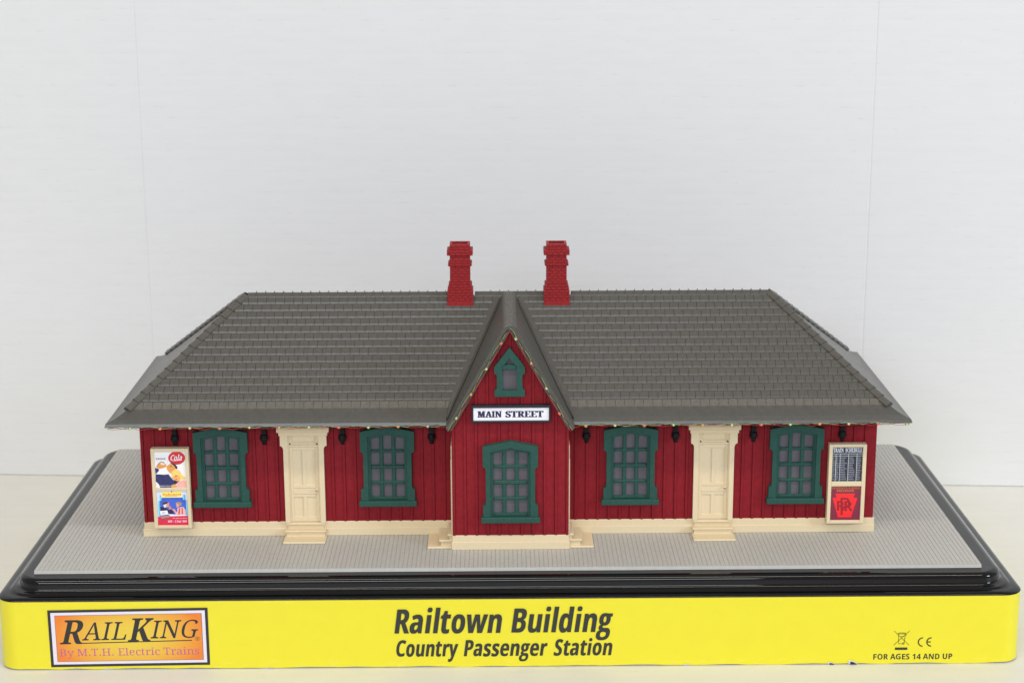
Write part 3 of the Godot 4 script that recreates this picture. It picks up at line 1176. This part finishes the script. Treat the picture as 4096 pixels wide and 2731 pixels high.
	while x < 141.0:
		var span := [x, x + 4.92]
		for cxx: float in [-25.2 - CX, 27.2 - CX]:
			if span[1] > cxx - 7.1 and span[0] < cxx - 7.1:
				span[1] = cxx - 7.1
			elif span[0] < cxx + 7.9 and span[1] > cxx + 7.9:
				span[0] = cxx + 7.9
			elif span[0] >= cxx - 7.1 and span[1] <= cxx + 7.9:
				span = [0.0, 0.0]
		if span[1] - span[0] > 4.9:
			put("ridge_tile", rmesh, M.roof, rf, Transform3D(Basis(), v3(CX + x, 0, RIDGE_Z)))
		elif span[1] - span[0] > 0.3:
			var cut := Builder.new()
			cut.t = Transform3D(Basis(Vector3.UP, PI / 2), Vector3())
			var w := PackedVector2Array()
			for q in pf:
				w.append(Vector2(q[0], q[1]))
			cut.prism(w, 0.0, span[1] - span[0])
			put("ridge_tile", cut.mesh(), M.roof, rf, Transform3D(Basis(), v3(CX + span[0], 0, RIDGE_Z)))
		x += 4.92
	# steep front gable roof
	var gr := empty("gable_roof", st)
	var outer := []
	var inner := []
	var tx := 32.8
	for i in 13:
		var a: float = deg_to_rad(60.4 - 120.8 * i / 12.0)
		outer.append(Vector2(GX - sin(a) * 4.0, 116.65 + cos(a) * 4.0))
	var poly := PackedVector2Array()
	poly.append(Vector2(GX - tx, gable_y(GX - tx)))
	for q in outer:
		poly.append(q)
	poly.append(Vector2(GX + tx, gable_y(GX + tx)))
	poly.append(Vector2(GX + tx - 1.5, gable_y(GX + tx) - 1.3))
	for i in 9:
		var a := deg_to_rad(-60.4 + 120.8 * i / 8.0)
		poly.append(Vector2(GX - sin(a) * 2.3, 116.65 + cos(a) * 2.3))
	poly.append(Vector2(GX - tx + 1.5, gable_y(GX + tx) - 1.3))
	var g := Builder.new()
	g.prism(poly, -100.5, -20.6)
	obj("roof_slab", g, M.roof, gr)
	var so := Builder.new()
	for s1: float in [-1.0, 1.0]:
		so.prism(pv([GX, 118.8, GX + s1 * 1.95, 117.7, GX + s1 * (tx - 1.7), gable_y(GX + tx) - 0.9, GX + s1 * (tx - 3.2), gable_y(GX + tx) - 1.1, GX, 117.2]), -40.0, -21.6)
	obj("soffit", so, M.roof, gr)
	# round ridge tiles stepping back along the gable
	var ring := Builder.new()
	var rr := []
	for q in [[0.0, 3.7], [0.12, 4.4], [0.5, 4.85], [1.2, 5.0], [2.2, 4.8], [3.2, 4.4], [4.15, 3.8]]:
		var line := PackedVector3Array()
		for i in 11:
			var a := deg_to_rad(47.0 - 94.0 * i / 10.0)
			line.append(v3(-sin(a) * q[1], cos(a) * q[1], -q[0]))
		rr.append(line)
	ring.loft(rr, false)
	for e in [0, 10]:
		for i in rr.size() - 1:
			var s2 := -1.0 if e == 0 else 1.0
			ring.outward([rr[i][e], rr[i + 1][e], rr[i + 1][e] - v3(s2 * 0.3, 1.0, 0), rr[i][e] - v3(s2 * 0.3, 1.0, 0)], v3(s2, 0, 0))
	var gm := ring.mesh()
	for i in 19:
		put("ridge_tile", gm, M.roof, gr, Transform3D(Basis(), v3(GX, 116.55, -20.7 - i * 4.16)))
	# flashing sheets in the two valleys
	for s3: float in [-1.0, 1.0]:
		var b := Builder.new()
		var prev := []
		for i in 9:
			var xx := lerpf(32.6, 4.6, i / 8.0)
			var climb := minf(2.6 * clampf((33.0 - xx) / 5.0, 0.1, 1.0), (xx - 4.2) * 0.6)
			var wide := 3.3 * clampf((33.0 - xx) / 5.0, 0.1, 1.0)
			var y := gable_y(GX + xx)
			var dd := EAVE_D - (119.6 - y) / 0.8104
			var zz := RIDGE_Z + (119.6 - y) / 0.8104 if y > 71.3 else RIDGE_Z + EAVE_D - _flare_d(y)
			var up := v3(0, 0.6, 0.5)
			var p0 := v3(GX + s3 * (xx - climb), y + climb * 1.76, zz + 0.4) + v3(s3 * 0.87, 0.49, 0) * 0.3
			var p1 := v3(GX + s3 * xx, y, zz) + v3(s3 * 0.5, 0.73, 0.36) * (1.15 * wide / 3.3 + 0.2)
			var p2 := v3(GX + s3 * (xx + wide), y, zz) + up * 1.15
			var p3 := p2 - v3(0, 0.9, 0.6)
			var now := [p0, p1, p2, p3]
			if prev.size():
				for j in 3:
					b.outward([prev[j], prev[j + 1], now[j + 1], now[j]], v3(s3 * 0.8, 0.8, 0.5))
			prev = now
		obj("valley_flashing", b, M.roof, gr)


func _flare_d(y: float) -> float:
	var d := 0.0
	while d < 69.0 and slope_y(d) < y:
		d += 0.1
	return d


func build_chimney(st: Node3D, cx: float) -> void:
	var ch := empty("chimney", st, v3(cx, 0, -101.9))
	var core := Builder.new()
	var y := 116.4
	# [courses, half width, half depth]
	var stack := [[4, 7.0, 6.9], [2, 6.35, 6.25], [7, 5.5, 5.4], [1, 6.45, 6.0], [1, 5.5, 5.4], [1, 5.5, 5.4], [1, 5.45, 5.35], [2, 7.0, 6.1], [2, 5.5, 5.4]]
	core.box(v3(-7.05, 108.0, -6.9), v3(7.05, 116.5, 6.9), 0.1)
	var others := Builder.new()
	var hc := 1.468
	var n := 0
	for s in stack:
		for i in s[0]:
			var hx: float = s[1]
			var hz: float = s[2]
			if y > 141.3:   # hollow top courses
				for q in [[-hx, -hz, hx, -3.4], [-hx, 1.9 + 1.5, hx, hz], [-hx, -3.5, -4.0, 3.5], [4.0, -3.5, hx, 3.5]]:
					core.box(v3(q[0] + 0.4, y, q[1] + 0.4), v3(q[2] - 0.4, y + hc, q[3] - 0.4))
			else:
				core.box(v3(-hx + 0.4, y, -hz + 0.4), v3(hx - 0.4, y + hc, hz - 0.4))
			var dent: bool = hx == 6.45
			var lng := 1.62 if dent else 3.2
			var off := 0.0 if n % 2 == 0 else lng * 0.5
			var x := -hx - off
			while x < hx - 0.1:
				var a := maxf(x, -hx) + 0.14
				var b := minf(x + lng, hx) - 0.14
				if x + lng > hx - 0.02:
					b = hx - 0.02
				if x < -hx + 0.02:
					a = -hx + 0.02
				if b - a > 0.3:
					obj("brick", bx(v3(a, y + 0.15, hz - 0.9), v3(b, y + hc - 0.15, hz + rng.randf_range(-0.05, 0.07)), 0.16), M.brick, ch)
					others.box(v3(a, y + 0.12, -hz), v3(b, y + hc - 0.12, -hz + 0.9), 0.16)
				x += lng
			var z := -hz + (1.0 if n % 2 else 2.4)
			while z < hz - 1.0:
				var z1 := minf(z + 2.9, hz - 0.95)
				for sx: float in [-1.0, 1.0]:
					others.box(v3(minf(sx * hx, sx * (hx - 0.8)), y + 0.12, z), v3(maxf(sx * hx, sx * (hx - 0.8)), y + hc - 0.12, z1), 0.16)
				z += 3.15
			y += hc
			n += 1
	# top rim
	for q in [[-5.4, -5.3, 5.4, -3.5], [-5.4, 3.5, 5.4, 5.3], [-5.4, -3.5, -4.1, 3.5], [4.1, -3.5, 5.4, 3.5]]:
		core.box(v3(q[0], y - 0.1, q[1]), v3(q[2], y + 0.12, q[3]))
	obj("chimney_core", core, M.brick, ch)
	var oth := obj("bricks", others, M.brick, ch)
	oth.set_meta("kind", "stuff")


func build_station() -> void:
	var st := thing("station_building", "red board and batten model station with grey hipped shingle roof and front gable", "model building")
	# walls
	var main_top := func(_x: float) -> float: return 66.3
	var wl := empty("wall", st)
	var core := Builder.new()
	core.box(v3(CX - 193.2, 0, -158.5), v3(CX + 193.2, 66.0, WALL_Z - 0.5))
	obj("wall_core", core, M.red, wl)
	var holes := []
	for x: float in [-151.4, -64.0, 64.0, 151.4]:
		holes.append([CX + x, 12.6, 18.5, 70.0])
	for x: float in [-108.0, 108.0]:
		holes.append([CX + x, 10.2, 0.0, 60.0])
	siding(wl, CX - 193.9, GX - 29.6, GX - 34.7, 5.88, 7.6, main_top, WALL_Z, holes)
	siding(wl, GX + 29.6, CX + 193.9, GX + 34.7, 5.88, 7.6, main_top, WALL_Z, holes)
	# end walls: plain boards seen edge-on
	for s: float in [-1.0, 1.0]:
		var e := Builder.new()
		var z := -157.0
		while z < WALL_Z - 1.5:
			e.box(v3(minf(s * 193.0, s * 193.9) + CX, 7.6, z + 0.1), v3(maxf(s * 193.0, s * 193.9) + CX, 66.0, minf(z + 5.7, WALL_Z - 0.6)))
			e.box(v3(minf(s * 193.0, s * 194.3) + CX, 7.6, z - 0.6), v3(maxf(s * 193.0, s * 194.3) + CX, 66.0, z + 0.6), 0.1)
			z += 5.88
		obj("end_siding", e, M.red, wl)
	var gw := empty("gable_wall", st)
	var gc := Builder.new()
	gc.prism(pv([GX - 29.4, 0, GX + 29.4, 0, GX + 29.4, 66, GX, 117.3, GX - 29.4, 66]), -60.0, GABLE_Z - 0.5)
	for s: float in [-1.0, 1.0]:
		gc.box(v3(minf(s * 29.0, s * 30.0) + GX, 7.5, -48.0), v3(maxf(s * 29.0, s * 30.0) + GX, 67.0, GABLE_Z - 0.75))
	obj("wall_core", gc, M.red, gw)
	var gtop := func(x: float) -> float: return gable_y(x) - 6.2
	siding(gw, GX - 30.1, GX + 30.1, GX + 0.1, 5.86, 7.7, gtop, GABLE_Z, [[GX, 12.6, 18.0, 56.0], [GX, 5.5, 84.5, 103.0], [GX + 0.3, 19.5, 70.0, 78.2]])
	# plinth
	var pl := empty("plinth", st)
	for q in [[CX - 194.6, GX - 30.0, WALL_Z + 1.3], [GX + 30.0, CX + 194.6, WALL_Z + 1.3]]:
		obj("plinth_base", bx(v3(q[0], 0, -159.5), v3(q[1], 4.35, q[2]), 0.22), M.cream, pl)
		obj("plinth_band", bx(v3(q[0] + 0.5, 4.2, -159.0), v3(q[1], 7.75, q[2] - 0.75), 0.2), M.cream, pl)
	obj("plinth_base", bx(v3(GX - 30.75, 0, -48.0), v3(GX + 30.75, 4.35, GABLE_Z + 1.0), 0.22), M.cream, pl)
	obj("plinth_band", bx(v3(GX - 30.3, 4.2, -48.0), v3(GX + 30.3, 7.75, GABLE_Z + 0.35), 0.2), M.cream, pl)
	build_roof(st)
	build_chimney(st, -25.2)
	build_chimney(st, 27.2)
	# openings
	for x: float in [-151.4, -64.0, 64.0, 151.4]:
		make_window(st, v3(CX + x, 0, WALL_Z + 0.05))
	var gwin := make_window(st, v3(GX, -1.25, GABLE_Z + 0.05))
	gwin.set_meta("label", "window of the front gable under the name sign")
	var at := empty("attic_window", st, v3(GX - 0.2, 0, GABLE_Z + 0.05))
	for s: float in [-1.0, 1.0]:
		var f := Builder.new()
		f.prism(pv([s * 3.7, 83.2, s * 7.65, 83.2, s * 7.65, 86.7, s * 6.9, 87.0, s * 6.45, 87.8, s * 6.45, 94.2, s * 6.9, 95.0, s * 7.75, 95.3, s * 7.75, 98.6, s * 7.2, 99.6, 0, 108.9, 0, 103.4, s * 2.9, 99.7, s * 3.7, 99.7]), 0, 3.2)
		obj("frame", f, M.green, at)
	obj("bottom_rail", bx(v3(-3.75, 83.2, 0), v3(3.75, 86.6, 3.15)), M.green, at)
	obj("cross_rail", bx(v3(-3.75, 97.3, 0), v3(3.75, 99.75, 2.7), 0.2), M.green, at)
	obj("pane", bx(v3(-4, 86, 0.45), v3(4, 98, 0.75)), M.pane, at)
	obj("pane", bx(v3(-3.4, 99, 0.45), v3(3.4, 104.4, 0.75)), M.pane, at)
	for x: float in [-108.0, 108.0]:
		make_door(st, v3(CX + x, 0, WALL_Z + 0.3))
		make_steps(st, v3(CX + x, 0, WALL_Z + 0.5), 0.0, [10.4, 11.0, 11.1], [1.9, 5.6, 13.7])
	for s: float in [-1.0, 1.0]:   # doors in the sides of the gable, seen edge-on, with steps
		var sd := empty("side_door", st)
		var e := Builder.new()
		e.box(v3(minf(s * 29.8, s * 30.7) + GX, 7.6, -47.5), v3(maxf(s * 29.8, s * 30.7) + GX, 48.6, -27.6), 0.2)
		e.box(v3(minf(s * 29.8, s * 30.75) + GX, 48.4, -47.5), v3(maxf(s * 29.8, s * 30.75) + GX, 55.0, -29.4), 0.2)
		obj("door_frame", e, M.cream, sd)
		obj("door_leaf", bx(v3(minf(s * 30.5, s * 30.95) + GX, 8.5, -44.5), v3(maxf(s * 30.5, s * 30.95) + GX, 47.0, -31.0), 0.15), M.cream, sd)
		make_steps(st, v3(GX + s * 30.4, 0, -37.0), s * PI / 2, [9.6, 9.9, 11.0], [2.5, 7.0, 13.0])
	# black eave brackets with turned drops
	for x: float in [-175.1, -128.4, -87.4, -40.6, 40.6, 87.4, 128.4, 175.1]:
		var br := empty("eave_bracket", st, v3(CX + x, 0, WALL_Z))
		var b := Builder.new()
		var prof := [[0.2, 55.5], [3.6, 56.0], [3.9, 58.5], [4.6, 61.0], [6.4, 63.4], [9.5, 65.1], [9.5, 66.2], [0.2, 66.2]]
		var pp := PackedVector2Array()
		for q in prof:
			pp.append(Vector2(q[0], q[1]))
		b.t = Transform3D(Basis(Vector3.UP, -PI / 2), Vector3())
		b.prism(pp, -1.2, 1.2)
		obj("stem", b, M.iron, br)
		var k := Builder.new()
		k.lathe([[0.0, 51.3], [1.0, 51.3], [1.15, 52.6], [1.5, 53.1], [2.1, 54.3], [2.25, 54.8], [2.1, 55.3], [1.6, 55.6], [2.0, 56.1], [1.9, 56.5], [1.2, 57.0], [0.0, 57.0]], v3(0, 0, 2.6), 16)
		obj("drop", k, M.iron, br)


# ---------------------------------------------------------------- signs and lights

func build_signs() -> void:
	var s := thing("name_sign", "long white station name sign with dark frame on the gable", "sign")
	var z := GABLE_Z + 0.4
	obj("sign_board", bx(v3(-18.5, 69.5, z), v3(21.8, 78.7, z + 2.2)), M.navy, s)
	for q in [[-18.5, 77.35, 21.8, 78.7], [-18.5, 69.5, 21.8, 70.55], [-18.5, 70.4, -17.55, 77.5], [20.9, 70.4, 21.8, 77.5]]:
		obj("frame", bx(v3(q[0], q[1], z + 2.1), v3(q[2], q[3], z + 3.0), 0.15), M.navy, s)
	obj("face", bx(v3(-17.6, 70.5, z + 2.1), v3(20.95, 77.4, z + 2.35)), M.white, s)
	for q in [["MAIN", -15.3, -3.2], ["STREET", -1.1, 18.0]]:
		var b := Builder.new()
		ink_text(b, laid(q[0], "Droid Serif", true, q[1], q[2], 72.25, 3.35), z + 2.42, 0.2)
		obj("lettering", b, M.navy_ink, s)
	var pl := thing("poster_board", "cream framed board with cola and cafe posters at left end of station front", "poster board")
	poster_board(pl, -187.0, 6.0, [28.7, 48.4], [7.7, 27.0], 16.1, drink_poster(), cafe_poster())
	var pr := thing("poster_board", "cream framed board with train schedule and red railroad poster at right end", "poster board")
	poster_board(pr, 168.8, 6.3, [29.5, 48.55], [8.1, 27.05], 15.85, schedule_poster(), railroad_poster())


func poster_board(o: Node3D, x: float, y: float, up: Array, low: Array, w: float, a: Image, b: Image) -> void:
	var z0 := WALL_Z + 1.35
	var z1 := -43.0
	var x1 := x + 19.7
	var px := x + 1.85
	var top := 50.15
	obj("backing", bx(v3(x + 0.2, y + 0.2, z0), v3(x1 - 0.2, top - 0.2, z1 - 0.9)), M.cream, o)
	for q in [[x, y, px, top], [px + w, y, x1, top]]:
		obj("stile", bx(v3(q[0], q[1], z0), v3(q[2], q[3], z1), 0.2), M.cream, o)
	for q in [[y, low[0]], [low[1], up[0]], [up[1], top]]:
		obj("rail", bx(v3(px - 0.02, q[0], z0 + 0.01), v3(px + w + 0.02, q[1], z1 - 0.01), 0.2), M.cream, o)
	for q in [[up, a], [low, b]]:
		var g := Builder.new()
		g.face_uv(v3(px - 0.1, q[0][0] - 0.1, z1 - 0.75), v3(px + w + 0.1, q[0][0] - 0.1, z1 - 0.75), v3(px + w + 0.1, q[0][1] + 0.1, z1 - 0.75), v3(px - 0.1, q[0][1] + 0.1, z1 - 0.75))
		obj("poster", g, printed(q[1], 0.25), o)


func build_lights() -> void:
	var o := thing("fairy_lights", "string of tiny coloured lights on red and green wire under the eaves and gable", "string lights")
	var line := PackedVector3Array()   # the run of the string, left corner to right corner
	var ez := -32.75
	line.append(v3(CX - 207.2, 64.5, ez))
	line.append(v3(GX - 31.9, 64.7, ez + 0.4))
	line.append(v3(GX - 31.2, 65.5, -20.3))
	line.append(v3(GX - 1.9, 116.7, -20.3))
	line.append(v3(GX, 118.6, -20.3))
	line.append(v3(GX + 1.9, 116.7, -20.3))
	line.append(v3(GX + 31.2, 65.5, -20.3))
	line.append(v3(GX + 31.9, 64.7, ez + 0.4))
	line.append(v3(CX + 207.2, 64.5, ez))
	var f := FastNoiseLite.new()
	f.seed = 4
	f.frequency = 0.11
	var mats := [M.red_wire, M.green_wire, M.black_wire, M.red_wire]
	for w in 3:
		var path := PackedVector3Array()
		var run := 0.0
		for i in line.size() - 1:
			var a := line[i]
			var b := line[i + 1]
			var len := a.distance_to(b)
			var steps := maxi(2, int(len / 1.4))
			var side := (b - a).normalized().cross(Vector3(0, 0, 1)).normalized()
			for k in steps:
				var s := run + len * k / steps
				var amp := 0.75
				var q := a.lerp(b, float(k) / steps)
				var y := sin(s * TAU / 15.3 + w * 2.1) * amp * 0.55 + f.get_noise_2d(s, w * 200.0) * 0.7
				path.append(q + side * (y + [0.25, -0.3, -0.1, 0.1][w]) + Vector3(0, 0, 0.15 * w + 0.2 * f.get_noise_2d(s, w * 90.0 + 50.0)))
			run += len
		path.append(line[line.size() - 1])
		var t := Builder.new()
		t.tube(path, 0.12, 6)
		obj("wire", t, mats[w], o)
	var body := Builder.new()
	body.box(v3(-1.0, -0.5, -0.4), v3(1.0, 0.5, 0.4), 0.2)
	var bm := body.mesh()
	var lens := Builder.new()
	lens.box(v3(-0.5, -0.62, 0.1), v3(0.5, 0.45, 0.7), 0.2)
	var lm := lens.mesh()
	var cols := [M.lens_green, M.lens_amber, M.lens_yellow, M.lens_red]
	var spots := []
	for i in 11:
		spots.append([v3(-194.3 + i * 15.31, 64.65, -32.2), 0.0, i % 4])
	for i in 12:
		spots.append([v3(40.2 + i * 15.09, 64.65, -32.2), 0.0, (i + 1) % 4])
	for q in [[-26.2, 72.9, 0], [-18.6, 85.4, 1], [-10.8, 98.4, 2], [-3.2, 111.6, 3]]:
		spots.append([v3(q[0], q[1], -19.6), 1.05, q[2]])
	for q in [[4.2, 114.2, 0], [12.0, 101.4, 1], [19.6, 88.4, 2], [26.2, 74.9, 3]]:
		spots.append([v3(q[0], q[1], -19.6), -1.05, q[2]])
	for q in spots:
		var tilt: float = q[1] + rng.randf_range(-0.2, 0.2)
		var b := put("bulb", bm, M.clear, o, Transform3D(Basis(Vector3(0, 0, 1), tilt), q[0] + v3(0, rng.randf_range(-0.25, 0.2), 0)))
		put("lens", lm, cols[q[2]], b)


func build_lighting() -> void:
	var cam := Camera3D.new()
	cam.name = "Camera"
	cam.fov = 22.14
	cam.near = 0.05
	cam.far = 20.0
	cam.transform = Transform3D(Basis(Vector3(0.9999566, -0.0039295, 0.0084422), Vector3(0.0058683, 0.969845, -0.2436525), Vector3(-0.0072302, 0.2436915, 0.9698258)).orthonormalized(), Vector3(-0.004057, 0.325905, 0.828683))
	var at := CameraAttributesPhysical.new()
	at.frustum_focal_length = 61.3
	at.frustum_focus_distance = 0.885
	at.frustum_near = 0.05
	at.frustum_far = 20.0
	at.exposure_aperture = 16.0
	cam.attributes = at
	add_child(cam)
	cam.fov = 22.14
	cam.current = true
	var env := Environment.new()
	env.background_mode = Environment.BG_COLOR
	env.background_color = Color(0.43, 0.435, 0.445).linear_to_srgb()   # the pale room round the table
	env.tonemap_mode = Environment.TONE_MAPPER_LINEAR
	env.tonemap_exposure = 1.0
	env.sdfgi_enabled = true
	env.ssao_enabled = true
	env.ssil_enabled = true
	var we := WorldEnvironment.new()
	we.name = "Environment"
	we.environment = env
	add_child(we)
	area_light("ceiling_light", Vector3(-0.1, 2.3, 1.1), Vector3(-0.1, 0.05, -0.1), Vector2(3.2, 0.12), 3.7, Color(1.0, 0.945, 0.84))
	area_light("front_window_light", Vector3(-0.5, 1.35, 3.4), Vector3(0, 0.05, -0.1), Vector2(2.4, 0.55), 5.8, Color(0.93, 0.955, 1.0))
	area_light("side_window_light", Vector3(2.9, 1.25, 1.5), Vector3(0, 0.0, -0.1), Vector2(0.7, 0.7), 5.0, Color(0.88, 0.93, 1.0))


func area_light(called: String, from: Vector3, to: Vector3, size: Vector2, energy: float, c: Color) -> void:
	var l := AreaLight3D.new()
	l.name = called
	l.area_size = size
	l.light_energy = energy
	l.light_color = c
	l.shadow_enabled = true
	l.area_range = 8.0
	add_child(l)
	l.look_at_from_position(from, to)


func _ready() -> void:
	rng.seed = 20240
	build_lighting()
	make_materials()
	build_setting()
	build_box()
	build_deck()
	build_station()
	build_signs()
	build_lights()
